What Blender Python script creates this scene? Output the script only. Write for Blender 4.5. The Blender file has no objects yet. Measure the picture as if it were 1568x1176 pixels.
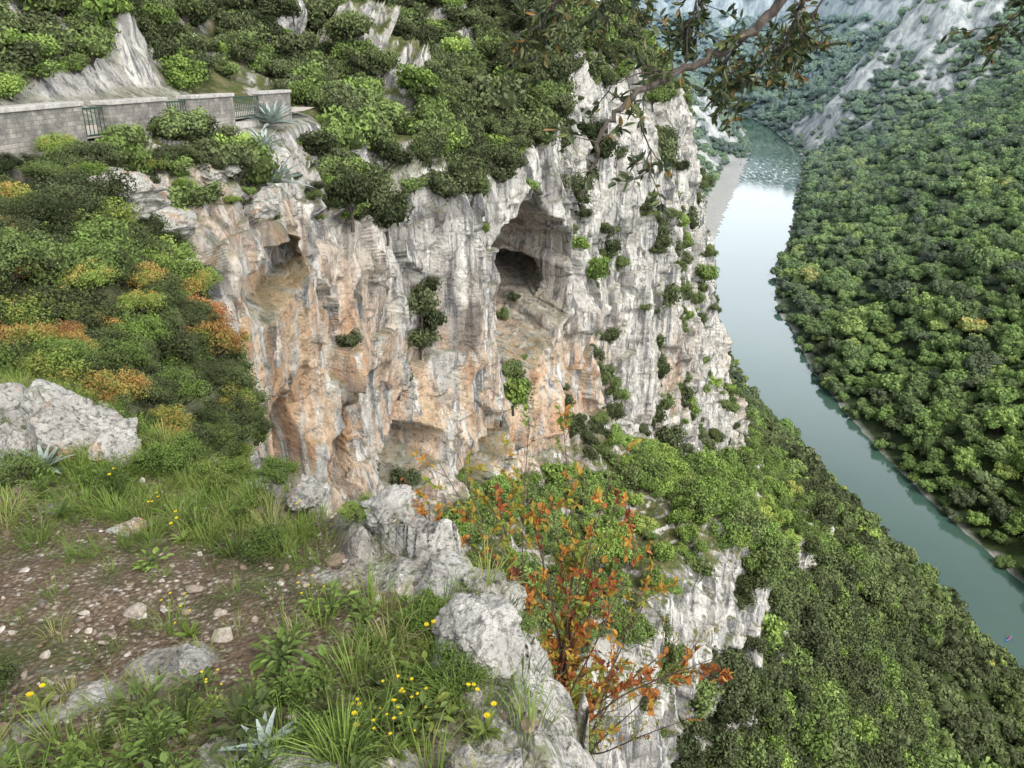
import bpy, math, random
import numpy as np
from mathutils import Vector
rng=np.random.default_rng(7); random.seed(7)
D=bpy.data; SC=bpy.context.scene
def link(o): SC.collection.objects.link(o); return o
# ---------------------------------------------------------------- noise
def _h(ix,iy,iz,seed):
    n=(ix.astype(np.int64)*374761393+iy.astype(np.int64)*668265263+iz.astype(np.int64)*1442695041+seed*974634777)&0xffffffff
    n=((n^(n>>13))*1274126177)&0xffffffff
    n=((n^(n>>15))*2246822519)&0xffffffff
    n=n^(n>>16)
    return n/4294967295.0*2-1
def vn(x,y,z=None,seed=0):
    if z is None: z=np.zeros_like(x)
    ix,iy,iz=np.floor(x),np.floor(y),np.floor(z)
    fx,fy,fz=x-ix,y-iy,z-iz
    fx=fx*fx*(3-2*fx);fy=fy*fy*(3-2*fy);fz=fz*fz*(3-2*fz)
    r=0
    for a in (0,1):
        wa=fx if a else 1-fx
        for b in (0,1):
            wb=fy if b else 1-fy
            for c in (0,1):
                wc=fz if c else 1-fz
                r=r+wa*wb*wc*_h(ix+a,iy+b,iz+c,seed)
    return r
def fbm(x,y,z=None,oct=4,seed=0,ridge=False):
    if z is None: z=np.zeros_like(x)
    s=0;a=1;t=0
    for o in range(oct):
        n=vn(x*2**o+o*17.3,y*2**o+o*9.1,z*2**o+o*3.7,seed+o)
        if ridge: n=1-2*np.abs(n)
        s=s+n*a;t+=a;a*=.5
    return s/t
def cell(x,y,z,seed=0):
    ix,iy,iz=np.floor(x-.5),np.floor(y-.5),np.floor(z-.5)
    best=np.full(x.shape,9.);val=np.zeros(x.shape)
    for a in (0,1):
        for b in (0,1):
            for c in (0,1):
                cx,cy,cz=ix+a,iy+b,iz+c
                h=_h(cx,cy,cz,seed); h2=_h(cx,cy,cz,seed+1); h3=_h(cx,cy,cz,seed+2)
                d=(cx+.5+.42*h-x)**2+(cy+.5+.42*h2-y)**2+(cz+.5+.42*h3-z)**2
                u=d<best; best=np.where(u,d,best); val=np.where(u,np.sin(h*91.7+h2*33),val)
    return val,np.sqrt(best)
def sstep(a,b,x):
    t=np.clip((x-a)/(b-a),0,1); return t*t*(3-2*t)
# ---------------------------------------------------------------- mesh building
def build_mesh(name,chunks,mats,smooth=False,attrs=None):
    V=[];loops=[];starts=[];mi=[];lv=[];off=0;ls=0
    for ch in chunks:
        v,f,m=ch[0],ch[1],ch[2]
        l=ch[3] if len(ch)>3 else .5
        v=np.asarray(v,dtype=np.float32).reshape(-1,3); f=np.asarray(f,dtype=np.int64)
        V.append(v); lv.append(np.broadcast_to(np.asarray(l,dtype=np.float32),(len(v),)))
        k=f.shape[1]
        loops.append((f+off).ravel()); starts.append(ls+np.arange(len(f))*k); ls+=f.size
        mi.append(np.full(len(f),m)); off+=len(v)
    V=np.concatenate(V);loops=np.concatenate(loops);starts=np.concatenate(starts);mi=np.concatenate(mi);lv=np.concatenate(lv)
    me=D.meshes.new(name)
    me.vertices.add(len(V)); me.vertices.foreach_set('co',V.ravel())
    me.loops.add(len(loops)); me.loops.foreach_set('vertex_index',loops.astype(np.int32))
    me.polygons.add(len(starts)); me.polygons.foreach_set('loop_start',starts.astype(np.int32))
    for m in mats: me.materials.append(m)
    me.polygons.foreach_set('material_index',mi.astype(np.int32))
    me.update(calc_edges=True)
    me.polygons.foreach_set('use_smooth',np.full(len(starts),smooth))
    a=me.attributes.new('lv','FLOAT','POINT'); a.data.foreach_set('value',lv.astype(np.float32))
    if attrs:
        for k,vv in attrs.items():
            a=me.attributes.new(k,'FLOAT','POINT'); a.data.foreach_set('value',np.asarray(vv,dtype=np.float32).ravel())
    return me
def obj(name,me,loc=(0,0,0),rot=(0,0,0),scl=(1,1,1),parent=None,lnk=True):
    o=D.objects.new(name,me); o.location=loc;o.rotation_euler=rot;o.scale=scl
    if lnk: link(o)
    if parent: o.parent=parent
    return o
def nrm(v): return v/np.maximum(np.linalg.norm(v,axis=-1,keepdims=True),1e-9)
def grid_faces(n,m):
    i=np.arange(n-1)[:,None]*m+np.arange(m-1)[None,:]
    return np.stack([i,i+1,i+m+1,i+m],-1).reshape(-1,4)
def tube(pts,rad,sides=6,mat=0,lv=.5):
    pts=np.asarray(pts,float);n=len(pts);rad=np.broadcast_to(np.asarray(rad,float),(n,))
    t=nrm(np.gradient(pts,axis=0)); ref=np.array([.13,.97,.2]); 
    if abs(np.dot(t[0],nrm(ref)))>.9: ref=np.array([1.,0,0])
    a=nrm(np.cross(t,ref));b=np.cross(t,a)
    th=np.linspace(0,2*np.pi,sides,endpoint=False)
    v=pts[:,None]+rad[:,None,None]*(np.cos(th)[None,:,None]*a[:,None]+np.sin(th)[None,:,None]*b[:,None])
    f=[]
    for i in range(n-1):
        for j in range(sides):
            k=(j+1)%sides; f.append((i*sides+j,i*sides+k,(i+1)*sides+k,(i+1)*sides+j))
    return (v.reshape(-1,3),np.array(f),mat,lv)
def box(c,h,mat=0):
    c=np.array(c);h=np.array(h)
    v=np.array([[sx,sy,sz] for sx in (-1,1) for sy in (-1,1) for sz in (-1,1)])*h+c
    return (v,np.array([(0,1,3,2),(4,6,7,5),(0,4,5,1),(2,3,7,6),(0,2,6,4),(1,5,7,3)]),mat)
def curve(pts,n=12):
    p=np.asarray(pts,float);P_=np.concatenate([p[:1]*2-p[1:2],p,p[-1:]*2-p[-2:-1]]);o=[]
    for i in range(len(p)-1):
        a,b,c,d=P_[i:i+4]
        for k in range(n):
            t=k/n;o.append(.5*((2*b)+(c-a)*t+(2*a-5*b+4*c-d)*t*t+(-a+3*b-3*c+d)*t**3))
    o.append(p[-1]);return np.array(o)
def leaves(c,n,s,asp,mat,r,lv=None):
    N=len(c); n=nrm(n); rd=r.normal(size=(N,3)); t1=nrm(np.cross(n,rd)); t2=np.cross(n,t1)
    s=np.broadcast_to(s,(N,))[:,None]
    v=np.stack([c-t1*s,c+t2*s*asp,c+t1*s,c-t2*s*asp],1).reshape(-1,3)
    f=np.arange(N*4).reshape(-1,4)
    if lv is None: lv=r.random(N)
    return (v,f,mat,np.repeat(lv,4))
def leaf6(base,d,n,L,W,mat,lv,droop=.15):
    N=len(base); d=nrm(d); n=nrm(n-d*np.sum(n*d,1,keepdims=True)); s=np.cross(d,n)
    L=np.broadcast_to(L,(N,))[:,None];W=np.broadcast_to(W,(N,))[:,None]
    v=np.stack([base,base+d*L*.35+s*W*.5+n*W*.12,base+d*L*.72+s*W*.38+n*(W*.1-L*droop*.4),base+d*L-n*L*droop,
                base+d*L*.72-s*W*.38+n*(W*.1-L*droop*.4),base+d*L*.35-s*W*.5+n*W*.12],1).reshape(-1,3)
    o=np.arange(N)[:,None]*6
    f=np.concatenate([o+np.array([[0,1,2,3]]),o+np.array([[0,3,4,5]])])
    return (v,f,mat,np.repeat(np.broadcast_to(lv,(N,)),6))
def blob(c,r,seed=0,nu=10,nv=7,mat=0,lv=.1,amp=.2):
    th=np.linspace(0,2*np.pi,nu,endpoint=False);ph=np.linspace(.02,np.pi-.02,nv)
    P=np.stack([np.sin(ph)[:,None]*np.cos(th),np.sin(ph)[:,None]*np.sin(th),np.cos(ph)[:,None]+0*th],-1).reshape(-1,3)
    k=1+amp*vn(P[:,0]*2+seed,P[:,1]*2,P[:,2]*2,seed)
    V=np.asarray(c)+P*np.asarray(r)*k[:,None]
    f=[]
    for i in range(nv-1):
        for j in range(nu):
            q=(j+1)%nu; f.append((i*nu+j,(i+1)*nu+j,(i+1)*nu+q,i*nu+q))
    return (V,np.array(f),mat,lv)
# ---------------------------------------------------------------- shader helper
class G:
    def __init__(s,name):
        s.m=D.materials.new(name); s.m.use_nodes=True; s.t=s.m.node_tree; s.t.nodes.clear()
        s.out=s.n('ShaderNodeOutputMaterial')
    def n(s,ty,**k):
        x=s.t.nodes.new(ty)
        for a,b in k.items(): setattr(x,a,b)
        return x
    def set(s,sock,v):
        if isinstance(v,bpy.types.NodeSocket): s.t.links.new(v,sock)
        else:
            if hasattr(sock.default_value,'__len__') and len(sock.default_value)==4 and len(v)==3: v=(*v,1)
            sock.default_value=v
    def pos(s): return s.n('ShaderNodeNewGeometry').outputs['Position']
    def mp(s,v,sc,loc=(0,0,0)):
        x=s.n('ShaderNodeMapping'); s.set(x.inputs['Vector'],v); x.inputs['Scale'].default_value=sc; x.inputs['Location'].default_value=loc; return x.outputs[0]
    def noise(s,v,sc,det=4,rough=.55,dist=0):
        x=s.n('ShaderNodeTexNoise'); s.set(x.inputs['Vector'],v); x.inputs['Scale'].default_value=sc;x.inputs['Detail'].default_value=det;x.inputs['Roughness'].default_value=rough;x.inputs['Distortion'].default_value=dist
        return x.outputs['Fac']
    def ramp(s,f,st):
        x=s.n('ShaderNodeValToRGB'); s.set(x.inputs[0],f); e=x.color_ramp.elements
        while len(e)<len(st): e.new(.5)
        for i,(p,c) in enumerate(st):
            e[i].position=p; e[i].color=(c,c,c,1) if not hasattr(c,'__len__') else (*c,1)
        return x.outputs[0]
    def mix(s,f,a,b,bl='MIX'):
        x=s.n('ShaderNodeMix',data_type='RGBA',blend_type=bl); s.set(x.inputs[0],f); s.set(x.inputs[6],a); s.set(x.inputs[7],b); return x.outputs[2]
    def ma(s,op,a,b=0.):
        x=s.n('ShaderNodeMath',operation=op); s.set(x.inputs[0],a); s.set(x.inputs[1],b); return x.outputs[0]
    def attr(s,nm,ty='GEOMETRY'):
        x=s.n('ShaderNodeAttribute',attribute_name=nm,attribute_type=ty); return x.outputs['Fac']
    def mr(s,v,a,b,c=0.,d=1.):
        x=s.n('ShaderNodeMapRange'); s.set(x.inputs[0],v)
        for i,q in enumerate((a,b,c,d)): x.inputs[i+1].default_value=q
        return x.outputs[0]
    def haze(s,col):  # distance haze painted into the surface colour, growing with world Y
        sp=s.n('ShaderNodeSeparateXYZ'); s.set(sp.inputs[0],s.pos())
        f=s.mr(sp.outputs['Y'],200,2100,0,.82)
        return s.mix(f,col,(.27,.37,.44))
    def bump(s,h,st,dist=.1,nrml=None):
        x=s.n('ShaderNodeBump'); s.set(x.inputs['Height'],h); x.inputs['Strength'].default_value=st; x.inputs['Distance'].default_value=dist
        if nrml: s.set(x.inputs['Normal'],nrml)
        return x.outputs[0]
    def diff(s,col,trans=0):
        p=s.n('ShaderNodeBsdfDiffuse'); s.set(p.inputs[0],col); o=p.outputs[0]
        if trans:
            t=s.n('ShaderNodeBsdfTranslucent'); s.set(t.inputs[0],col); mx=s.n('ShaderNodeMixShader'); mx.inputs[0].default_value=trans
            s.t.links.new(o,mx.inputs[1]); s.t.links.new(t.outputs[0],mx.inputs[2]); o=mx.outputs[0]
        s.t.links.new(o,s.out.inputs[0]); return s.m
    def bsdf(s,col,rough=.8,normal=None,spec=.25,trans=0,**k):
        p=s.n('ShaderNodeBsdfPrincipled'); s.set(p.inputs['Base Color'],col); s.set(p.inputs['Roughness'],rough); p.inputs['Specular IOR Level'].default_value=spec
        if normal: s.set(p.inputs['Normal'],normal)
        for a,b in k.items(): s.set(p.inputs[a],b)
        o=p.outputs[0]
        if trans:
            t=s.n('ShaderNodeBsdfTranslucent'); s.set(t.inputs[0],col); mx=s.n('ShaderNodeMixShader'); mx.inputs[0].default_value=trans
            s.t.links.new(o,mx.inputs[1]); s.t.links.new(t.outputs[0],mx.inputs[2]); o=mx.outputs[0]
        s.t.links.new(o,s.out.inputs[0]); return s.m
TINT=[(0,(.036,.047,.023)),(.22,(.075,.09,.045)),(.42,(.105,.14,.05)),(.6,(.13,.20,.05)),(.75,(.21,.27,.07)),(.87,(.32,.21,.07)),(1,(.26,.11,.06))]
def foliage_mat(name,haze=False,var=.07,trans=.22,pn=0.,lift=.5,con=1.0):
    g=G(name)
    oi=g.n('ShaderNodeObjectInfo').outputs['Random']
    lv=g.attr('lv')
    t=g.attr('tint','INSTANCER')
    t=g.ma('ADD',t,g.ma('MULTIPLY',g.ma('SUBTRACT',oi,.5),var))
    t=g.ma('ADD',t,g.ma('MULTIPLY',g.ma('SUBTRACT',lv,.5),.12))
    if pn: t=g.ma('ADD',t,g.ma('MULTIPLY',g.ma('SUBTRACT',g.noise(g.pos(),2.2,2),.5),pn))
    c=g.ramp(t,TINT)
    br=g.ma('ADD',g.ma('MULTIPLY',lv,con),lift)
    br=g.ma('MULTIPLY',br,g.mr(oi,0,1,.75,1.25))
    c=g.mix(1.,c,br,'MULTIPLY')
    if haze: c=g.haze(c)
    return g.diff(c,trans)
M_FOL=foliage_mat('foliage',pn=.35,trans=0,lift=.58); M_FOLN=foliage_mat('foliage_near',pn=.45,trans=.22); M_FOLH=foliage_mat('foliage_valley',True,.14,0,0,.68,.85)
g=G('bark'); nz=g.noise(g.mp(g.pos(),(6,6,1.5)),5,6); M_BARK=g.bsdf(g.ramp(nz,[(.3,(.03,.024,.02)),(.7,(.12,.10,.085))]),.9,g.bump(nz,.6,.03))
def rock_color(g,p):
    big=g.noise(p,.13,5,.6)
    base=g.ramp(big,[(.3,(.35,.34,.32)),(.5,(.49,.47,.435)),(.68,(.64,.62,.58))])
    st=g.noise(g.mp(p,(1.1,1.1,.07)),1.0,6,.65,.5)
    base=g.mix(g.ramp(st,[(.41,.92),(.50,0.)]),base,(.12,.125,.135))
    st2=g.noise(g.mp(p,(.9,.9,.05),(9,4,2)),1.6,5,.6,.4)
    base=g.mix(g.ramp(st2,[(.52,0.),(.60,.85)]),base,(.74,.72,.67))
    st3=g.noise(g.mp(p,(2.6,2.6,.10),(1,7,2)),1.0,4,.6,.3)
    base=g.mix(g.ramp(st3,[(.35,.8),(.43,0.)]),base,(.10,.10,.11))
    return base
g=G('limestone_cliff'); p=g.pos()
base=rock_color(g,p)
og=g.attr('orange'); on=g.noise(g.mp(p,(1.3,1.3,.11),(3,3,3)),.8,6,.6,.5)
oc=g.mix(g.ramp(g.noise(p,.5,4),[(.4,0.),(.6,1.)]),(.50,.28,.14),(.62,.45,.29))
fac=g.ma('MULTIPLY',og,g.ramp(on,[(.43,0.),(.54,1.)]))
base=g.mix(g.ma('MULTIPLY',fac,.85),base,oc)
fine=g.noise(p,2.6,7,.68)
base=g.mix(g.ramp(fine,[(.36,.65),(.47,0.)]),base,(.12,.12,.115))
fine2=g.noise(p,9,4,.65); base=g.mix(g.ramp(fine2,[(.55,0.),(.75,.5)]),base,(.74,.72,.69))
base=g.mix(g.ramp(fine2,[(.3,.5),(.42,0.)]),base,(.13,.13,.12))
base=g.mix(g.attr('crack_cave_shade'),base,(.10,.095,.09))
veg=g.attr('veg')
vc=g.ramp(g.noise(p,1.3,6,.7),[(.3,(.05,.06,.025)),(.48,(.10,.12,.04)),(.58,(.16,.15,.075)),(.7,(.24,.18,.13))])
base=g.mix(veg,base,vc)
hgt=g.ma('ADD',g.ma('MULTIPLY',fine,1.0),g.ma('MULTIPLY',fine2,.3))
M_CLIFF=g.bsdf(base,.92,g.bump(hgt,.9,.4),.15)
g=G('valley_ground'); p=g.pos()
n1=g.noise(p,.08,6,.65)
gr=g.ramp(n1,[(.3,(.035,.055,.02)),(.6,(.07,.10,.03))])
rn=g.noise(g.mp(p,(1,1,.35)),.07,8,.75)
rc=g.ramp(rn,[(.36,(.11,.11,.10)),(.46,(.34,.33,.31)),(.56,(.68,.67,.63))])
c=g.mix(g.attr('rock'),gr,rc)
c=g.mix(g.attr('gravel'),c,g.ramp(g.noise(p,.9,6,.7),[(.3,(.32,.30,.27)),(.65,(.62,.60,.56))]))
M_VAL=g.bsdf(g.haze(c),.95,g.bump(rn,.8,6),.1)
g=G('river_water'); p=g.pos()
rp=g.noise(g.mp(p,(1,.6,1)),.35,5,.6); rp2=g.noise(p,2.,3,.6)
foam=g.attr('foam'); fm=g.ma('MULTIPLY',foam,g.ramp(g.noise(g.mp(p,(.25,.08,1)),1,6,.75),[(.5,0.),(.62,.55)]))
c=g.mix(g.noise(p,.03,4),(.045,.095,.075),(.07,.13,.105)); c=g.mix(fm,c,(.8,.82,.82))
M_WAT=g.bsdf(c,g.mr(fm,0,1,.03,.6),g.bump(g.ma('ADD',rp,g.ma('MULTIPLY',rp2,.3)),.04,.4),.5,IOR=1.95)
# ---- near-ground materials
def pale(g,p):
    n1=g.noise(p,3.5,7,.68);n2=g.noise(p,24,5,.7)
    c=g.ramp(n1,[(.28,(.15,.147,.133)),(.42,(.32,.31,.285)),(.55,(.48,.465,.43)),(.7,(.63,.615,.58))])
    c=g.mix(g.ramp(n2,[(.37,.8),(.49,0.)]),c,(.10,.10,.09))
    return c,n1,n2
g=G('rock_pale'); p=g.pos()
c,n1,n2=pale(g,p)
c=g.mix(g.ramp(g.noise(p,1.7,5,.7),[(.56,0.),(.64,.75)]),c,(.46,.28,.16))
c=g.mix(g.ramp(g.noise(p,7,5,.7),[(.56,0.),(.66,.55)]),c,(.15,.16,.075))
M_ROCK=g.bsdf(c,.9,g.bump(g.ma('ADD',n1,g.ma('MULTIPLY',n2,.4)),1.,.08),.15)
g=G('ledge_ground'); p=g.pos()
rk,n1,n2=pale(g,p)
rk=g.mix(g.ramp(g.noise(p,5,5,.7),[(.52,0.),(.62,.7)]),rk,(.13,.14,.06))
vc=g.n('ShaderNodeTexVoronoi'); g.set(vc.inputs['Vector'],p); vc.inputs['Scale'].default_value=46
sp=g.n('ShaderNodeSeparateColor'); g.set(sp.inputs[0],vc.outputs['Color'])
so=g.ramp(sp.outputs[0],[(.0,(.13,.095,.068)),(.5,(.22,.17,.12)),(.75,(.34,.28,.21)),(.95,(.52,.47,.41))])
so=g.mix(g.ramp(vc.outputs['Distance'],[(.3,0.),(.6,.7)]),so,(.08,.058,.042))
so=g.mix(g.ramp(g.noise(p,5.5,5,.7),[(.46,0.),(.58,.85)]),so,(.15,.11,.075))
so=g.mix(g.ramp(g.noise(p,2.2,6,.7),[(.50,0.),(.62,.85)]),so,(.085,.095,.04))
c=g.mix(g.attr('rock'),so,rk)
M_LEDGE=g.bsdf(c,.95,g.bump(g.ma('ADD',g.ma('SUBTRACT',n1,g.ma('MULTIPLY',vc.outputs['Distance'],.25)),g.ma('MULTIPLY',n2,.3)),.9,.07),.1)
g=G('pebble'); oi=g.n('ShaderNodeObjectInfo').outputs['Random']; p=g.pos()
c=g.ramp(oi,[(0,(.15,.11,.08)),(.4,(.26,.20,.155)),(.75,(.38,.325,.27)),(1,(.6,.57,.52))]); c=g.mix(g.ramp(g.noise(p,60,4),[(.4,.45),(.6,0.)]),c,(.12,.09,.07)); M_PEB=g.diff(c)
def flat(name,c,r=.6,**k):
    g=G(name); n=g.noise(g.n('ShaderNodeTexCoord').outputs['Object'],9,4); cc=g.mix(g.ramp(n,[(.3,.0),(.7,1.)]),tuple(q*.75 for q in c),tuple(min(1,q*1.15) for q in c)); return g.bsdf(cc,r,**k)
M_YEL=flat('yellow_petals',(.75,.58,.02),.5,trans=.2)
g=G('grass_blade'); t=g.attr('tint','INSTANCER'); lv=g.attr('lv'); oi=g.n('ShaderNodeObjectInfo').outputs['Random']
c=g.ramp(g.ma('ADD',g.ma('ADD',t,g.ma('MULTIPLY',lv,.3)),g.ma('MULTIPLY',oi,.2)),[(.0,(.06,.09,.03)),(.35,(.13,.20,.045)),(.6,(.21,.29,.07)),(.85,(.34,.33,.14)),(1.,(.42,.36,.2))])
M_GRASS=g.diff(c,.3)
g=G('agave_leaf'); n=g.noise(g.n('ShaderNodeTexCoord').outputs['Object'],6,3); M_AGV=g.bsdf(g.ramp(n,[(.3,(.20,.26,.24)),(.7,(.40,.46,.42))]),.5)
g=G('autumn_leaf'); lv=g.attr('lv'); M_AUT=g.diff(g.ramp(lv,[(0,(.20,.06,.035)),(.25,(.40,.15,.05)),(.45,(.48,.25,.06)),(.65,(.36,.31,.06)),(.85,(.17,.24,.05))]),.3)
g=G('holm_oak_leaf'); lv=g.attr('lv'); M_OAK=g.bsdf(g.ramp(lv,[(0,(.02,.032,.014)),(.55,(.06,.085,.03)),(.85,(.13,.15,.05)),(1,(.28,.15,.06))]),.45,spec=.4,trans=.25)
g=G('twig'); M_TWIG=g.bsdf(g.ramp(g.noise(g.pos(),30,4),[(.3,(.05,.03,.025)),(.7,(.13,.085,.065))]),.85)
g=G('wall_stone'); tc=g.n('ShaderNodeTexCoord').outputs['Object']; sx=g.n('ShaderNodeSeparateXYZ'); g.set(sx.inputs[0],tc); cb=g.n('ShaderNodeCombineXYZ'); g.set(cb.inputs[0],g.ma('ADD',sx.outputs[0],sx.outputs[1])); g.set(cb.inputs[1],sx.outputs[2])
br=g.n('ShaderNodeTexBrick'); g.set(br.inputs['Vector'],cb.outputs[0]); br.inputs['Scale'].default_value=2.2; br.inputs['Color1'].default_value=(.34,.32,.28,1); br.inputs['Color2'].default_value=(.20,.19,.17,1); br.inputs['Mortar'].default_value=(.15,.14,.125,1); br.inputs['Mortar Size'].default_value=.012; br.offset=.37
ns_=g.noise(tc,3,7,.7); c=g.mix(g.ramp(ns_,[(.40,.8),(.56,0.)]),br.outputs['Color'],(.11,.105,.10)); M_WALL=g.bsdf(c,.92,g.bump(g.ma('ADD',ns_,g.ma('MULTIPLY',br.outputs['Fac'],-.3)),.6,.04))
g=G('coping_stone'); ns_=g.noise(g.pos(),5,7,.7); M_COP=g.bsdf(g.ramp(ns_,[(.3,(.22,.215,.20)),(.6,(.46,.44,.41))]),.9,g.bump(ns_,.4,.02))
g=G('railing_paint'); M_RAIL=g.bsdf(g.ramp(g.noise(g.pos(),12,3),[(.3,(.02,.05,.04)),(.7,(.04,.08,.06))]),.45)
g=G('road_surface'); ns_=g.noise(g.pos(),9,7,.7); M_ROAD=g.bsdf(g.ramp(ns_,[(.3,(.34,.30,.26)),(.65,(.50,.45,.40))]),.9,g.bump(ns_,.3,.01))
# ---------------------------------------------------------------- valley
CL=np.array([(215,-900,24),(205,-300,22),(178,80,20),(166,165,17),(158,210,14.5),(151,255,15),(146,297,15),(141,345,18.5),(141,392,19),(149,482,20.5),(157,520,22),(173,580,24),(200,650,28),(329,1013,32),(353,1136,25),(369,1256,22),(372,1380,20),(340,1500,20),(260,1620,20),(100,1750,20),(-150,1850,20),(-900,2000,20)],float)
def river(x,y):
    best=np.full(x.shape,1e9);side=np.ones(x.shape)
    for (x0,y0,w0),(x1,y1,w1) in zip(CL[:-1],CL[1:]):
        dx,dy=x1-x0,y1-y0; t=np.clip(((x-x0)*dx+(y-y0)*dy)/(dx*dx+dy*dy),0,1)
        d=np.hypot(x-x0-t*dx,y-y0-t*dy)-(w0+t*(w1-w0))
        s=-np.sign(dx*(y-y0)-dy*(x-x0)); u=d<best
        best=np.where(u,d,best);side=np.where(u,s,side)
    return best,side
def terrain(x,y):
    e,side=river(x,y)
    e=e+2.2*fbm(x/11,y/11,oct=3,seed=77)
    n=fbm(x/170,y/170,oct=4,seed=3); n2=fbm(x/40,y/40,oct=4,seed=9)
    ew=e+np.clip(e/60,0,1)*(n*.28*e+n2*9)
    zr=np.interp(ew,[-30,-3,0,4,12,130,255,280,420,900,4000],[-5,-1.6,-.3,.9,4,72,140,176,205,265,330])
    beach=sstep(590,660,y)*(1-sstep(960,1040,y))
    zl=np.interp(ew-22*beach,[-30,-3,0,5,20,60,90,120,200,260,285,420,900,4000],[-5,-1.6,-.2,2.5,14,50,72,86,112,150,182,215,265,330])
    zl=np.where((beach>.3)&(e>-1)&(ew<24),np.maximum(zl,.25+np.clip(e,0,20)*.04),zl)
    z=np.where(side>0,zr,zl)
    sp=95*np.clip((x-372)/150,0,1)*np.exp(-((y-1075-(x-385)*.12)/110)**2)*np.clip(e/35,0,1)*(1+.4*n2)
    z=z+np.where(side>0,sp*(1-.3*np.clip((x-480)/200,0,1)),0)
    left=(side<0)
    cap=left&(y<215)
    z=np.where(cap&(x<60),np.minimum(z,84+3*n2),z)
    q=(x+64)*-.863+(y-32)*.505
    mk=sstep(-5,25,q)*sstep(125,185,e)*left*(1-sstep(300,500,y))
    z=z*(1-mk)+mk*np.maximum(z,206+6*n2)
    rug=np.clip(e/40,0,1)
    z=z+rug*(n2*6)
    return z,e,side
xs=np.concatenate([-4000+np.arange(12)*300,np.arange(-380,-60,12),np.arange(-60,620,4.),np.arange(620,1200,12.),1200+np.arange(1,12)*260.])
ys=np.concatenate([-3000+np.arange(10)*280,np.arange(-200,40,12.),np.arange(40,1240,4.5),np.arange(1240,2400,10.),2400+np.arange(1,14)*260.])
X,Y=np.meshgrid(xs,ys,indexing='ij'); Z,E,SD=terrain(X,Y)
gx=np.gradient(Z,axis=0)/np.gradient(X,axis=0);gy=np.gradient(Z,axis=1)/np.gradient(Y,axis=1); SL=np.hypot(gx,gy)
def rockiness(x,y,sl): return sl+.75*fbm(x/32,y/32,oct=5,seed=31)+np.where(y<800,-.3,0)
ROCK=sstep(.92,1.06,rockiness(X,Y,SL))*(E>3)*np.where((SD<0)&(Y<500),0,1)
Z=Z+ROCK*(fbm(X/16,Y/16,Z/16,oct=4,seed=5,ridge=True)*7+6*np.sin(Z/6.)*.4)
GRV=np.clip((E>-6)*(E<np.where((SD<0)&(Y>600)&(Y<1000),24,2.2)),0,1)
V=np.stack([X,Y,Z],-1).reshape(-1,3)
f=grid_faces(len(xs),len(ys))[:,::-1]
me=build_mesh('valley_terrain',[(V,f,0)],[M_VAL],True,{'rock':ROCK,'gravel':GRV*1.})
obj('valley_terrain',me)
def slope_at(x,y):
    z,e,s=terrain(x,y); zx=terrain(x+3,y)[0];zy=terrain(x,y+3)[0]
    return z,e,s,np.hypot(zx-z,zy-z)/3
pv=[]
for (a,b) in zip(CL[:-1],CL[1:]):
    for k in range(12): pv.append(a+(b-a)*k/12)
pv=np.array(pv); 
for _ in range(4): pv[1:-1]=(pv[:-2]+pv[1:-1]*2+pv[2:])/4
tg=nrm(np.gradient(pv[:,:2],axis=0)); nrl=np.stack([tg[:,1],-tg[:,0]],1)
cols=np.linspace(-1,1,9); RV=pv[:,None,:2]+nrl[:,None]*(cols[None,:,None]*(pv[:,None,2:3]+7))
RV=np.concatenate([RV,np.zeros(RV.shape[:2]+(1,))],-1)
foam=np.clip(np.exp(-((RV[...,1]-930)/90)**2)+.5*np.exp(-((RV[...,1]-1090)/40)**2),0,1)
me=build_mesh('river',[(RV.reshape(-1,3),grid_faces(len(pv),9),0)],[M_WAT],True,{'foam':foam}); obj('river',me)
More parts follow.
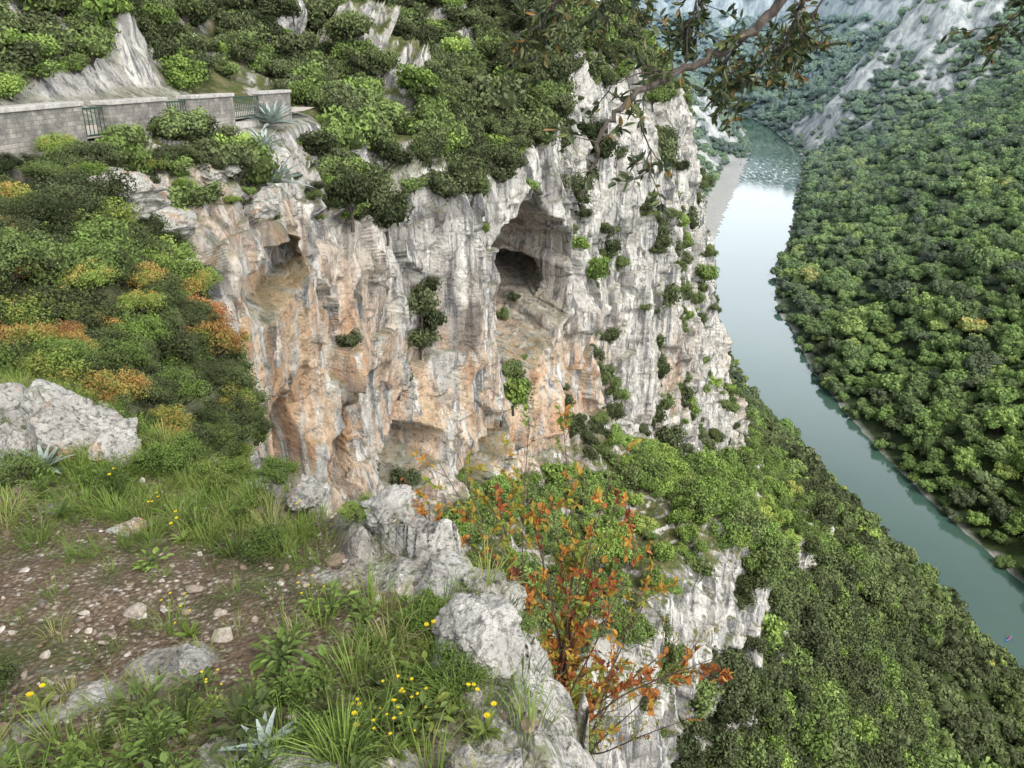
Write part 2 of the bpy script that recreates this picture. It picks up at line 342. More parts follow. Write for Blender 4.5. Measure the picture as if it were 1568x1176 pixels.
# ---------------------------------------------------------------- left bank cliff sheet
K=np.array([
[(-70,-12,205),(-30,-10,188),(-17,-10,178.2),(-12.5,-10,178),(-8,-9,177.5),(-4,-8,177),(-1,-8,176.5),(2.5,-7,175.5),(5,-7,170),(8,-7,155),(12,-7,130),(19,-7,105),(45,-7,74)],
[(-72,0,205),(-32,2,188),(-17,3,177.9),(-12.8,4,177.6),(-9,4,177.3),(-6,4,176.9),(-3,3.8,176.7),(-1.5,3.5,176.2),(.2,2.8,174),(1.8,3.4,165),(4,5,150),(10,6,120),(38,10,74)],
[(-74,12,206),(-34,11,190),(-17.5,11,177.4),(-12.6,11,177),(-9.8,10.5,176.3),(-7,10,175.5),(-5.2,10,174.8),(-4.6,9.5,172.8),(-4.0,9,169),(-2.5,9.5,161),(3,11,150),(9,13,120),(38,15,74)],
[(-76,20,208),(-36,20,192),(-18,19,177.1),(-11.9,19,176.6),(-9.3,19.3,175.3),(-8.1,19.5,173.4),(-8.1,20,170.5),(-8.3,20,167),(-8,19.5,161),(-4,18,156),(1,18,147),(8,20,120),(38,22,74)],
[(-76,32,210),(-38,31,194),(-17,27,176.2),(-10.8,27,176),(-7.9,24.7,174.7),(-7.3,24.5,172.8),(-7.7,25,170),(-8.2,25,167),(-8.2,25,161),(-4.5,24,156),(1,23,147),(8,25,120),(38,28,74)],
[(-74,50,212),(-38,46,198),(-16,42,175.4),(-9.4,39,174.9),(-7,33,172),(-6.8,32,170),(-6.9,32,167),(-7.3,32,162.3),(-7,32,157.5),(-3.5,30.5,153.5),(3,29,146),(10,31,120),(38,36,74)],
[(-60,100,216),(-25,85,190),(-12,72,177),(-7.5,52,172.3),(-5,42,169.6),(-4.7,41.3,166.5),(-4.9,41,162.7),(-5.6,41,158),(-4.5,40,153),(-1.5,38,150.3),(4,36,145),(12,37,118),(40,45,74)],
[(-40,125,216),(-12,105,188),(-3,85,176),(-1.5,66,171.3),(-1,55.5,169),(-.7,54.5,165.5),(-.8,54,160),(-.8,54,154),(-1.7,53,147.5),(3,49,143.5),(9.5,45,140.5),(12.5,44,122),(42,53,78)],
[(-22,142,216),(-3,112,187),(2,92,179),(3.5,78,177),(4.6,69,174.3),(5.6,66.5,168),(5.9,66,161),(6.6,66,153),(6.6,65,145.5),(11,59,142),(18.6,53.5,140.3),(19.0,52,127),(46,58,82)],
[(0,165,212),(6,125,188),(7.5,108,180),(9.5,97,176.5),(11.3,88.5,173),(13.3,86.5,165),(14.6,86,155),(16.5,86,141),(18.4,85,130),(22,77,128),(27,68,125),(33,66,106),(58,68,76)],
[(6,190,196),(13,155,179),(16,135,174),(18.5,122,171),(20.4,112.5,167),(22,110.5,160),(24,110,150),(28.3,110,134),(32,109,116.5),(37,103,111),(43,97,104),(49,93,94),(66,90,74)],
[(10,200,186),(18,170,170),(22,152,164),(24.5,143,161),(26.5,136.5,158.5),(29,135,152),(32,135,143),(37.5,135,124),(44.5,134,106),(51,131,97),(57,127,90),(63,123,82),(78,118,62)],
[(0,215,170),(8,192,163),(13,178,158),(17,168,155),(21,160,152),(25,158,146),(28,158,137),(33,158,120),(40,158,100),(48,158,92),(56,158,82),(64,158,74),(80,158,56)],
[(-45,245,165),(-25,225,160),(-10,215,156),(0,209,153),(5,205,150),(10,202,142),(14,200,130),(20,200,112),(28,200,98),(40,200,86),(52,200,76),(62,200,66),(82,200,46)]],float)
ns=[30,40,70,90,120,130,140,130,130,120,100,40,20]; nr=[50,80,60,60,55,80,100,100,70,70,80,40]
def param(ns):
    return np.concatenate([i+np.arange(n)/n for i,n in enumerate(ns)]+[[len(ns)]])
ST=param(ns);RW=param(nr)
def up(K,axis,pr):
    K=np.moveaxis(K,axis,0); i=np.minimum(pr.astype(int),len(K)-2); t=(pr-i).reshape((-1,)+(1,)*(K.ndim-1))
    return np.moveaxis(K[i]*(1-t)+K[i+1]*t,0,axis)
def smooth(A,axis,w,passes=2):
    A=np.moveaxis(A,axis,0)
    for _ in range(passes):
        P=np.concatenate([np.repeat(A[:1],w,0),A,np.repeat(A[-1:],w,0)]); c=np.cumsum(np.concatenate([np.zeros_like(P[:1]),P]),0)
        A=(c[2*w+1:]-c[:-2*w-1])/(2*w+1)
    return np.moveaxis(A,0,axis)
P=up(up(K,0,ST),1,RW); P=smooth(smooth(P,0,20),1,9)
def gnorm(P): return nrm(np.cross(np.gradient(P,axis=1),np.gradient(P,axis=0)))
N0=gnorm(P)
st2=ST[:,None]+0*RW[None];rw2=RW[None]+0*ST[:,None]
F=np.interp(rw2,[0,3.2,4,8,8.6,9.6,10,11.2,12],[.5,.4,1,1,.45,.45,1,1,.5])
near=np.where(rw2<3,1,np.interp(st2,[0,1.6,2.4,2.9],[.12,.2,.7,1])); road=1-((rw2>1.95)&(rw2<3.12)&(st2<5.15))
road=smooth(smooth(road.astype(float),0,5,1),1,4,1)
far=np.interp(st2,[3,7,11],[.8,1.1,1.6])
x,y,z=P[...,0],P[...,1],P[...,2]
def gb(c,r): return np.exp(-(((x-c[0])/r[0])**2+((y-c[1])/r[1])**2+((z-c[2])/r[2])**2))
calm=1-.85*gb((-.5,55,161),(5,7.5,7))-.55*gb((-7.5,24.5,170),(4,4.5,7))
wx=1.5*fbm(x/6,y/6,z/6,oct=2,seed=91);wy=1.5*fbm(x/6,y/6,z/6,oct=2,seed=92)
d1=fbm((x+wx)/6.5,(y+wy)/6.5,z/26,oct=3,seed=11)*3.0
d2=fbm((x+wx)/2.4,(y+wy)/2.4,z/8,oct=3,seed=12,ridge=True)*.75
d3=fbm(x/1.1,y/1.1,z/1.8,oct=4,seed=13)*.42
cv,cd=cell((x+wx)/2.6,(y+wy)/2.6,(z+wx*.6)/4.2,81)
cv2,cd2=cell((x+.3*wy)/.95,(y+.3*wx)/.95,z/1.5,85)
outc=np.maximum(0,fbm(x/8,y/8,z/8,oct=3,seed=21)-.10)*9
outd=outc*(1+.35*cv+.5*fbm(x/2.5,y/2.5,z/2.5,oct=4,seed=25,ridge=True))
hill=np.interp(rw2,[0,.8,1.4,3.2,4],[.4,.4,.4,.6,0])
disp=F*(d1*far*np.where(rw2<2.2,.5,1)+d2*far+cv*.5*far)*calm+(.35+.65*F)*(d3+cv2*.16)*(1+.5*(far-1))+hill*outd*np.where(rw2<1.8,1,np.interp(st2,[2,3,6],[.15,.45,1.4]))
edge=np.minimum(1,np.minimum(RW[None]/.4,(12-RW[None])/.3))
P=P+N0*(disp*near*road*edge)[...,None]
crack_cave_shade=F*np.clip(sstep(.66,.8,cd)*.6+sstep(.68,.82,cd2)*.35,0,1)
def carve(P,C,T,ru,rv,depth,direc,rows,rim=.75,seed=0,top=0.):
    C=np.array(C);T=nrm(np.array(T,float)); direc=nrm(np.array(direc,float))
    dlt=P-C; u=(dlt@T)/ru; v=dlt[...,2]/rv
    r=np.sqrt(u*u+v*v)*(1+.14*vn(P[...,0]*.6,P[...,1]*.6,P[...,2]*.6,seed))
    near=(np.linalg.norm(dlt,axis=-1)<max(ru,rv)*2.2)&(rw2>rows[0])&(rw2<rows[1])
    m=(1-sstep(rim,1.,r))*near
    return P+direc*(m*depth*(1+top*np.clip(v,-1,1)))[...,None],m
P,m1=carve(P,(.9,56.6,160.4),(.5,.87,0),7.6,6.6,9.5,(-.55,.83,0),(4.2,8.3),.74,1,.25)
k_=m1>.85
cand=P[k_]; c2=cand[((cand[:,0]/cand[:,1]+.002)**2+((180-cand[:,2])/cand[:,1]-.322)**2).argmin()]
P,m2=carve(P,c2,(.8,.6,0),1.5,1.5,8,(-.1,1,0),(4.2,8.3),.85,2)
P,m3=carve(P,(-7.4,24.6,171.6),(.8,.6,0),2.1,1.2,3.,(-.4,.9,0),(4.2,8),.6,3)
P,m4=carve(P,(-2.5,48,151.5),(.3,.95,0),7,2.2,4.2,(-.85,.5,0),(6,8.6),.65,4)
P,m5=carve(P,(-8,26,163.5),(.3,.95,0),1.4,3.8,2.2,(-.8,.6,0),(6,8.6),.6,5)
P,m6=carve(P,(-5.3,39,156),(.4,.9,0),3.4,1.8,3.4,(-.85,.5,0),(6,8.6),.6,6)
P,m7=carve(P,(21,97,134),(.3,.95,0),6,5,4.5,(-.8,.6,0),(6,8.6),.6,7)
P,m8=carve(P,(-7,31,160),(.2,.98,0),2.2,4.2,2.6,(-.8,.6,0),(6,8.6),.6,8)
N1=gnorm(P)
x,y,z=P[...,0],P[...,1],P[...,2]
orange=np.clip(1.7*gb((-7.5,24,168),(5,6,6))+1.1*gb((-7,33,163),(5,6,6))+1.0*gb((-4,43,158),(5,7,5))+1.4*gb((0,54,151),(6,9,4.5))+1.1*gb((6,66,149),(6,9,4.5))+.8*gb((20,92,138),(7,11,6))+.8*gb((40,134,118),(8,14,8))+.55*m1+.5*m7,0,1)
nzv=N1[...,2]
vgn=fbm(x/2.5,y/2.5,z/2.5,oct=4,seed=41)
roadw=(y<41)&(rw2>1.9)&(rw2<3.12)&(st2<5.2)
veg=sstep(.45,.75,nzv+.45*vgn)*np.interp(rw2,[0,3.6,4,4.2,8,8.6,12],[1,1,.75,.5,.5,1,1])
veg=np.where(roadw,veg*.5,veg)
veg=np.maximum(veg,sstep(3.1,2.5,st2)*sstep(6.6,6,rw2)*sstep(3.0,3.3,rw2)*.9)
veg=veg*(1-m1*.8)
crack_cave_shade=np.maximum(crack_cave_shade,m2*.6)  # inner cave hole also darkened in the colour, as painted shade
f=grid_faces(len(ST),len(RW))
me=build_mesh('limestone_cliff',[(P.reshape(-1,3),f,0)],[M_CLIFF],True,{'orange':orange,'veg':veg,'crack_cave_shade':crack_cave_shade}); obj('limestone_cliff',me)
Pf=P.reshape(-1,3)
def snap(pt):
    d=((Pf-np.array(pt))**2).sum(1); return Pf[d.argmin()]
# ---------------------------------------------------------------- plant prototypes
def plant_mesh(name,n,leaf,seed,mat,nl=9,flat=.8,core=.6,asp=.5,trunk=True,out=.7,clv=.05,spr=.66,rr_=(.26,.46)):
    r=np.random.default_rng(seed); ch=[]
    C=[];R=[]
    for k in range(nl):
        a=2*np.pi*(k/nl*1.0)*2.4+r.normal()*.4; rr=spr*np.sqrt((k+.3)/nl); zc=1.0+r.uniform(-.34,.46)*(1.25-rr)
        C.append((rr*np.cos(a),rr*np.sin(a),zc*flat)); R.append(r.uniform(*rr_))
    C=np.array(C);R=np.array(R)
    w=R**2/np.sum(R**2); idx=r.choice(nl,n,p=w)
    dr=nrm(r.normal(size=(n,3))); dr[:,2]=np.where(dr[:,2]<-.5,-dr[:,2],dr[:,2])
    rad=R[idx]*(1-.45*r.random(n)**2)*(1+.3*vn(dr[:,0]*3+idx*5,dr[:,1]*3,dr[:,2]*3,seed))*1.08
    c=C[idx]+dr*rad[:,None]*np.array([1,1,.85])
    nn=dr*out+r.normal(size=(n,3))*.55
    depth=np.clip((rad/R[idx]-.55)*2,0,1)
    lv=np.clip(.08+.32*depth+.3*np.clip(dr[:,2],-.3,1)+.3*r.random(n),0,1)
    ch.append(leaves(c,nn,leaf*r.uniform(.6,1.25,n),asp,0,r,lv))
    if core:
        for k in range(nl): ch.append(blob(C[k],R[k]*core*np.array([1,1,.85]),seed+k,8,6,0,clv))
    if trunk:
        ch.append(tube([(0,0,-.3),(.03,.02,.3*flat),(0,.05,.8*flat)],[.07,.05,.03],6,1))
        for k in range(nl):
            ch.append(tube([(.02,.02,.25*flat),C[k]*np.array([.5,.5,.62]),C[k]],[.035,.022,.01],4,1))
    return build_mesh(name,ch,[mat,M_BARK],False)
def coll(name,meshes):
    c=D.collections.new(name)
    for i,m in enumerate(meshes): c.objects.link(D.objects.new(m.name,m))
    return c
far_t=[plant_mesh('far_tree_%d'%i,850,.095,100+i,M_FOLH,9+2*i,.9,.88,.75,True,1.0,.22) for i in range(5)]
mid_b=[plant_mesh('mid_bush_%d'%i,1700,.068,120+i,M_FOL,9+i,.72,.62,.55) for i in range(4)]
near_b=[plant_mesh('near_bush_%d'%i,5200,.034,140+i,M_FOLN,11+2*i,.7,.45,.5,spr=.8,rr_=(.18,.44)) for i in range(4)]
C_FAR=coll('far_tree_kinds',far_t);C_MID=coll('mid_bush_kinds',mid_b);C_NEAR=coll('near_bush_kinds',near_b)
def scatter(name,pts,rot,scl,tint,c,nk):
    pts=np.asarray(pts,np.float32);n=len(pts)
    me=D.meshes.new(name); me.vertices.add(n); me.vertices.foreach_set('co',pts.ravel())
    for nm,ty,key,v in (('rot','FLOAT_VECTOR','vector',rot),('scl','FLOAT_VECTOR','vector',scl),('tint','FLOAT','value',tint)):
        a=me.attributes.new(nm,ty,'POINT'); a.data.foreach_set(key,np.asarray(v,np.float32).ravel())
    a=me.attributes.new('idx','INT','POINT'); a.data.foreach_set('value',rng.integers(0,nk,n).astype(np.int32))
    me.update()
    o=obj(name,me); ng=D.node_groups.new(name+'_nodes','GeometryNodeTree')
    ng.interface.new_socket('Geometry',in_out='INPUT',socket_type='NodeSocketGeometry'); ng.interface.new_socket('Geometry',in_out='OUTPUT',socket_type='NodeSocketGeometry')
    gi=ng.nodes.new('NodeGroupInput');go=ng.nodes.new('NodeGroupOutput'); ip=ng.nodes.new('GeometryNodeInstanceOnPoints'); ci=ng.nodes.new('GeometryNodeCollectionInfo')
    ci.inputs['Collection'].default_value=c; ci.inputs['Separate Children'].default_value=True; ci.inputs['Reset Children'].default_value=True
    L=ng.links.new; L(gi.outputs[0],ip.inputs['Points']); L(ci.outputs[0],ip.inputs['Instance']); ip.inputs['Pick Instance'].default_value=True
    for nm,ty,s in (('idx','INT','Instance Index'),('rot','FLOAT_VECTOR','Rotation'),('scl','FLOAT_VECTOR','Scale')):
        q=ng.nodes.new('GeometryNodeInputNamedAttribute'); q.data_type=ty; q.inputs['Name'].default_value=nm
        L([s_ for s_ in q.outputs if s_.enabled and s_.name=='Attribute'][0],ip.inputs[s])
    L(ip.outputs[0],go.inputs[0]); md=o.modifiers.new('instances','NODES'); md.node_group=ng
    return o
def zrot(n,tilt=.12): return np.stack([rng.normal(0,tilt,n),rng.normal(0,tilt,n),rng.uniform(0,6.28,n)],1)
def jgrid(x0,x1,y0,y1,s):
    gx,gy=np.meshgrid(np.arange(x0,x1,s),np.arange(y0,y1,s)); gx=gx.ravel()+rng.uniform(-.45,.45,gx.size)*s; gy=gy.ravel()+rng.uniform(-.45,.45,gy.size)*s; return gx,gy
def forest(name,x0,x1,y0,y1,s,want,rmin,rmax,tintf,cond=None,rocky=True):
    gx,gy=jgrid(x0,x1,y0,y1,s); z,e,sd,sl=slope_at(gx,gy)
    k=(e>1.2)&(sd*want>0)
    if rocky: k&=(rockiness(gx,gy,sl)<1.0)|(rng.random(len(gx))<.18)
    k&=~((sd<0)&(gy>600)&(gy<1000)&(e<24))
    if cond is not None: k&=cond(gx,gy,e)
    gx,gy,z,e=gx[k],gy[k],z[k],e[k]; n=len(gx); r=rng.uniform(rmin,rmax,n)*(.72+.65*rng.random(n)**2)
    r=np.where(e<7,r*.6,r)
    scl=np.stack([r,r*rng.uniform(.85,1.15,n),r*rng.uniform(.75,1.2,n)],1)
    return scatter(name,np.stack([gx,gy,z-.35*r],1),zrot(n),scl,tintf(gx,gy,e,n),C_FAR,5)
def t_right(gx,gy,e,n):
    return np.clip(.55+.19*fbm(gx/40,gy/40,oct=3,seed=50)+rng.normal(0,.06,n)-(rng.random(n)<.18)*.22,0,.72)
def t_left(gx,gy,e,n):
    return np.clip(.31+.20*fbm(gx/18,gy/18,oct=3,seed=51)+rng.normal(0,.08,n)+(rng.random(n)<.06)*.25+np.exp(-e/9)*.3,0,.72)
forest('forest_right_bank',160,640,110,1120,7.2,1,4.5,7.6,t_right)
forest('forest_left_bank',-10,175,-40,470,4.6,-1,2.6,4.3,t_left,lambda a,b,e:(e<135)&~((a<30)&(b<60)),False)
forest('forest_left_bank_far',60,420,470,1350,8,-1,4.8,7.5,t_right)
forest('forest_far_hills',-350,1000,1120,2350,12,1,7,11,t_right)
# ---------------------------------------------------------------- bushes on the cliff sheet
A=np.linalg.norm(np.cross(np.gradient(P,axis=0),np.gradient(P,axis=1)),axis=-1)
cl=fbm(x/6,y/6,z/6,oct=3,seed=61); cl2=fbm(x/3.2,y/3.2,z/4.5,oct=2,seed=63)
AG=[(-9.6,33.5,175.2),(-7.7,27.6,174.6),(-8.9,30,174.9)]
agm=np.ones_like(x)
for q in AG: agm*=(np.hypot(x-q[0],y-q[1])>1.9)
hillm=(((rw2<2.05)&~((x>-17.2)&(y<41)))|((rw2>3.25)&(rw2<4.2)&(cl>.05))|((rw2<4.2)&(st2>5.25)))&(st2>2.9)&(rw2>.25)&(outc<3.0)&(agm>0)
facem=(rw2>=4.1)&(rw2<8.4)&(nzv>.0)&(cl2>.12)&(st2>3.4)
facedens=np.interp(st2,[3.4,5.8,6.6,7.3],[.05,.08,.25,.8])*(1-np.clip(1.3*gb((1,54,160),(5,7,7)),0,1))
greenm=(rw2>=8.4)&(rw2<10.05)&(st2>2)
lowm=(rw2>=10.05)&((nzv>np.where(rw2<10.7,.55,.05))|(rw2>11))
def pick(mask,dens,sizes,tintf,name,c,nk,flat=1.,scf=True,sink=.15):
    pr=A*dens*mask*(1-np.clip(m1+m2+m3+m5+m7+m8,0,1)); k=rng.random(pr.shape)<pr
    pts=P[k]; n=len(pts); s=st2[k]; sc=np.interp(s,[2,4,7,11],[.6,.75,1.2,2.0]) if scf else 1
    r=rng.uniform(*sizes,n)*sc*(.7+.6*rng.random(n)); 
    scl=np.stack([r,r,r*rng.uniform(.8,1.3,n)*flat],1)
    return scatter(name,pts-np.array([0,0,sink])*r[:,None],zrot(n,.2),scl,tintf(pts,n),c,nk)
def t_hill(p,n):
    t=.24+.3*fbm(p[:,0]/7,p[:,1]/7,p[:,2]/7,oct=2,seed=70)+rng.normal(0,.11,n); t=np.where(rng.random(n)<.08,.62,t)
    return np.clip(t,.03,.68)
def t_green(p,n): return np.clip(.5+.2*fbm(p[:,0]/6,p[:,1]/6,oct=2,seed=71)+rng.normal(0,.08,n),.1,.74)
def t_left2(p,n):
    t=.34+rng.normal(0,.13,n); t=np.where(rng.random(n)<.22,rng.uniform(.72,.92,n),t); t=np.where(p[:,1]>14,t-.12,t); return np.clip(t,.05,1)
densf=np.interp(st2,[2,4,7,11],[2.2,1.2,.45,.16])
pick(hillm&(cl>-.6),densf*np.where(rw2<2.05,1.1,.8),(.6,1.5),t_hill,'shrubs_on_hillside',C_MID,4)
pick(facem,densf*1.4*facedens,(.35,1.15),t_hill,'shrubs_on_cliff_face',C_MID,4,1.,True,.5)
pick(greenm,densf*.8,(.5,1.1),t_green,'shrubs_on_green_slope',C_MID,4)
pick(lowm,densf*1.2,(.9,1.8),t_hill,'shrubs_below_crag',C_MID,4)
leftm=(st2>1.1)&(st2<3.05)&(rw2>3.15)&(rw2<6.5)
pick(leftm&(rw2<5.2),3.2,(.28,.85),t_left2,'autumn_shrubs_under_road',C_NEAR,4,.85,False)
pick(leftm&(rw2>=5.2),4.5,(.2,.55),t_left2,'autumn_shrubs_on_edge',C_NEAR,4,.9,False)
pick((st2>1.)&(st2<2.8)&(rw2>6.3)&(rw2<8.5),2.2,(.18,.42),t_left2,'brush_on_gully_side',C_NEAR,4,.85,False,.3)
pick((st2>3.)&(st2<5.2)&(rw2>3.2)&(rw2<4.3)&(agm>0),.9,(.2,.55),t_left2,'low_shrubs_on_rim',C_NEAR,4,.8,False)
def hero(name,pt,r,tint,hz=1.,kind=None,sn=True,sink=.4):
    q=snap(pt) if sn else np.array(pt); o=obj(name,(mid_b if r>1.2 else near_b)[random.randrange(3)] if kind is None else kind,tuple(q-np.array([0,0,sink*r*hz])),(0,0,random.random()*6),(r,r,r*hz)); o['tint']=tint; return o
for pt,r,t,h in [((-4.9,42,161.9),1.3,.18,1.3),((-4.4,42.4,162.9),1.25,.12,1.4),((-4.8,42.2,164.),1.25,.15,1.4),((-4.3,42.6,164.9),1.1,.2,1.3),((-.6,51,152.5),2.0,.66,1.3),((-2.2,50,151.5),1.5,.5,1.2),((.6,52,153.5),1.6,.55,1.2),((1.2,53,155),1.4,.35,1.1),((-6.5,34,171.5),1.3,.08,1.3),((-5.6,38,170.3),1.4,.1,1.2),((-3.4,46,169.5),1.8,.12,1.3),((-2,62,171),3.4,.18,1.2),((-13.5,60,176),2.2,.58,1.2),((-19,36,178),2.4,.6,1.1),((-20.5,40,179),2.6,.1,1.2),((6.4,67,158),2.0,.6,1.4),((13.5,86,163),3.2,.12,1.4),((16,87,148),2.6,.2,1.3),((12,87,171),2.8,.25,1.1),((1.5,60,170.5),2.4,.3,1.2),((20.5,111,166),3.2,.2,1.1),((23.5,111,150),3,.12,1.3),((-8,41,173.5),1.8,.45,1.2),((-9,47,174),2.2,.5,1.2),((18,84,130),3,.22,1.2),((26,68,125),3.2,.2,1.3),((20.5,53.8,141),2,.3,1)]:
    hero('holm_oak_shrub',pt,r,t,h)
# ---------------------------------------------------------------- near rocky ledge
def led_m(x,y):
    eY=np.interp(x,[-9,-7,-3.6,-2.6,-2,-1.34,-.6,.1,.3,.5],[9,7.8,5.6,4.8,4.15,3.6,3.15,2.65,2.0,-3])
    return np.minimum(eY-y,.08-x)+.16*fbm(x*1.6,y*1.6,oct=4,seed=201)
def led(x,y):
    m=led_m(x,y)
    z=178.3-.2*y+.08*fbm(x*1.3,y*1.3,oct=3,seed=202)+.02*fbm(x*7,y*7,oct=4,seed=203)
    rk=sstep(np.where(x>-.75,.6,.45),.12,m+.42*fbm(x*2.2,y*2.2,oct=3,seed=204))*sstep(-1.5,-1.1,x)
    rk=np.maximum(rk,sstep(-.02,-.12,m))
    rk2=.8*sstep(.30,.42,fbm(x*2.6+4,y*2.6,oct=4,seed=214)); rk3=np.maximum(rk,rk2)
    cvv,cdd=cell(x*3.1,y*3.1,0*x+.5,205); cv3,_=cell(x*10,y*10,0*x+.5,209)
    z=z+rk*(.06+.11*cvv*sstep(.2,.6,rk)+.035*cv3+.07*fbm(x*5,y*5,oct=5,seed=206,ridge=True))+rk2*(1-rk)*(.02+.025*cv3)
    z=z+np.where(m<0,m*2.6+.3*np.clip(-m*3,0,1)*fbm(x*3,y*3,oct=5,seed=207,ridge=True),0)
    return z,m,rk3
lx=np.arange(-7.5,1.4,.018);ly=np.arange(-2.5,7.6,.018)
LX,LY=np.meshgrid(lx,ly,indexing='ij'); LZ,LM,LR=led(LX,LY)
me=build_mesh('rocky_ledge_ground',[(np.stack([LX,LY,LZ],-1).reshape(-1,3),grid_faces(len(lx),len(ly))[:,::-1],0)],[M_LEDGE],True,{'rock':LR}); obj('rocky_ledge_ground',me)
def ico(seed,sub=4,cuts=16,amp=.12,lim=.78,cc=0):
    import bmesh
    bm=bmesh.new(); bmesh.ops.create_icosphere(bm,subdivisions=sub,radius=1); bm.verts.ensure_lookup_table()
    v=np.array([q.co[:] for q in bm.verts]); f=np.array([[q.index for q in ff.verts] for ff in bm.faces]); bm.free()
    r=np.random.default_rng(seed)
    for k in range(cuts):
        n=nrm(r.normal(size=3)); l=r.uniform(lim*.75,1.); d=v@n; v=v-np.outer(np.maximum(d-l,0),n)
    nn=nrm(v); dd=amp*fbm(v[:,0]*2,v[:,1]*2,v[:,2]*2,oct=5,seed=seed)
    if cc:
        c1,_=cell(v[:,0]*2.2+9,v[:,1]*2.2,v[:,2]*2.2,seed); c2_,_=cell(v[:,0]*6+9,v[:,1]*6,v[:,2]*6,seed+1); dd=dd+cc*(.09*c1+.03*c2_)
    v=v+nn*dd[:,None]
    return v,f
def rock(name,loc,s,seed,rot=0):
    v,f=ico(seed,6,16,.24,.68,1.); return obj(name,build_mesh(name,[(v,f,0)],[M_ROCK],True),loc,(0,0,rot),s)
for i,(px_,py_,s) in enumerate([(-2.62,4.25,(.34,.28,.44)),(-2.98,4.05,(.28,.25,.26)),(-2.3,4.1,(.2,.18,.18)),(-3.4,4.6,(.4,.3,.3)),(-.3,2.6,(.24,.2,.1)),(-.08,2.6,(.18,.2,.15)),(-1.05,3.38,(.15,.1,.07)),(-.12,2.1,(.16,.2,.12)),(-.55,3.0,(.2,.13,.09)),(-1.1,2.05,(.09,.07,.05)),(-1.9,3.2,(.1,.07,.05))]):
    zz_=led(np.array([px_]),np.array([py_]))[0][0]; rock('limestone_boulder',(px_,py_,zz_+s[2]*.1),s,300+i,i*1.3)
for i,(pt,s) in enumerate([((-9.2,18.5,175.8),(1.4,1.0,.7)),((-8.2,20.5,174.9),(1.,.9,.6)),((-9.0,24.5,175.4),(1.3,1.,.6)),((-10,16,176.2),(1.5,1,.7)),((-7.7,26,174.2),(.9,.7,.6))]):
    q=snap(pt); rock('limestone_boulder',tuple(q),s,340+i,i)
pebs=[]
for k in range(6):
    v,f=ico(400+k,2,12,.18,.62); pebs.append(build_mesh('pebble_%d'%k,[(v*np.array([1,.6+.07*k,.45]),f,0)],[M_PEB],False))
C_PEB=coll('pebble_kinds',pebs)
def on_ledge(n,x0,x1,y0,y1,fn):
    a=rng.uniform(x0,x1,n);b=rng.uniform(y0,y1,n); z,m,rk=led(a,b); k=(m>-.03)&(rng.random(n)<fn(a,b,m,rk)); return a[k],b[k],z[k]
patch=lambda a,b: fbm(a*1.4,b*1.4,oct=3,seed=230)
pch=lambda a,b: np.clip(.45+1.5*fbm(a*3.2,b*3.2,oct=3,seed=236),.06,1)
a,b,c_=on_ledge(15000,-3.6,.2,.6,5,lambda a,b,m,rk:(1-.8*rk)*pch(a,b)); n=len(a); r=.0035+.022*rng.random(n)**6+.004*rng.random(n)
scatter('gravel_path',np.stack([a,b,c_+r*.15],1),zrot(n,.4),np.stack([r,r,r],1),np.zeros(n),C_PEB,6)
a,b,c_=on_ledge(330,-3.6,.2,.6,5,lambda a,b,m,rk:.9+0*a); n=len(a); r=.014+.055*rng.random(n)**4
scatter('loose_stones',np.stack([a,b,c_+r*.1],1),zrot(n,.4),np.stack([r,r,r],1),np.zeros(n)+.5,C_PEB,6)
def blades(n,L,W,seed,spread=.05,lean=.5,mat=0):
    r=np.random.default_rng(seed); th=r.uniform(0,6.28,n); base=np.stack([np.cos(th),np.sin(th),0*th],1)*(r.random(n)**.5*spread)[:,None]
    d=np.stack([np.cos(th),np.sin(th),0*th],1); l=L*r.uniform(.45,1.1,n)[:,None]; ln=(lean*r.uniform(.1,1.2,n))[:,None]; s=np.stack([-np.sin(th),np.cos(th),0*th],1)*W*.5
    up_=np.array([0,0,1.]); p0=base; p1=base+up_*l*.45+d*l*ln*.2; p2=base+up_*l*(.8-.1*ln)+d*l*ln*.6; p3=base+up_*l*(.95-.35*ln)+d*l*ln*1.05
    v=np.stack([p0-s,p0+s,p1-s*.9,p1+s*.9,p2-s*.6,p2+s*.6,p3],1).reshape(-1,3); o=np.arange(n)[:,None]*7
    q=np.concatenate([o+np.array([[0,1,3,2]]),o+np.array([[2,3,5,4]])]); t=o+np.array([[4,5,6]])
    lv=np.repeat(r.random(n),7); return [(v,q,mat,lv),(v,t,mat,lv)]
grs=[build_mesh('grass_%d'%k,blades(44,.16,.0038,500+k,.07,.9),[M_GRASS]) for k in range(4)]
C_GR=coll('grass_kinds',grs)
gravel=lambda a,b: np.exp(-((np.abs((a+1.5)/1.0)**3)+(np.abs((b-2.5)/.7)**3)))
a,b,c_=on_ledge(9500,-6,.2,.8,6.5,lambda a,b,m,rk:np.clip(.36+1.0*patch(a,b)+.7*sstep(.9,.3,m)*(1-rk)-.5*gravel(a,b)*(.4+.9*pch(a,b))-.2*rk,.07,1)); n=len(a); r=rng.uniform(.3,1.1,n)**1.2*(1-.25*gravel(a,b))
scatter('grass',np.stack([a,b,c_-.01],1),zrot(n,.1),np.stack([r,r,r*rng.uniform(.6,1.1,n)],1),np.clip(.26+.3*patch(a*1.7,b*1.7)+rng.normal(0,.13,n),0,.8),C_GR,4)
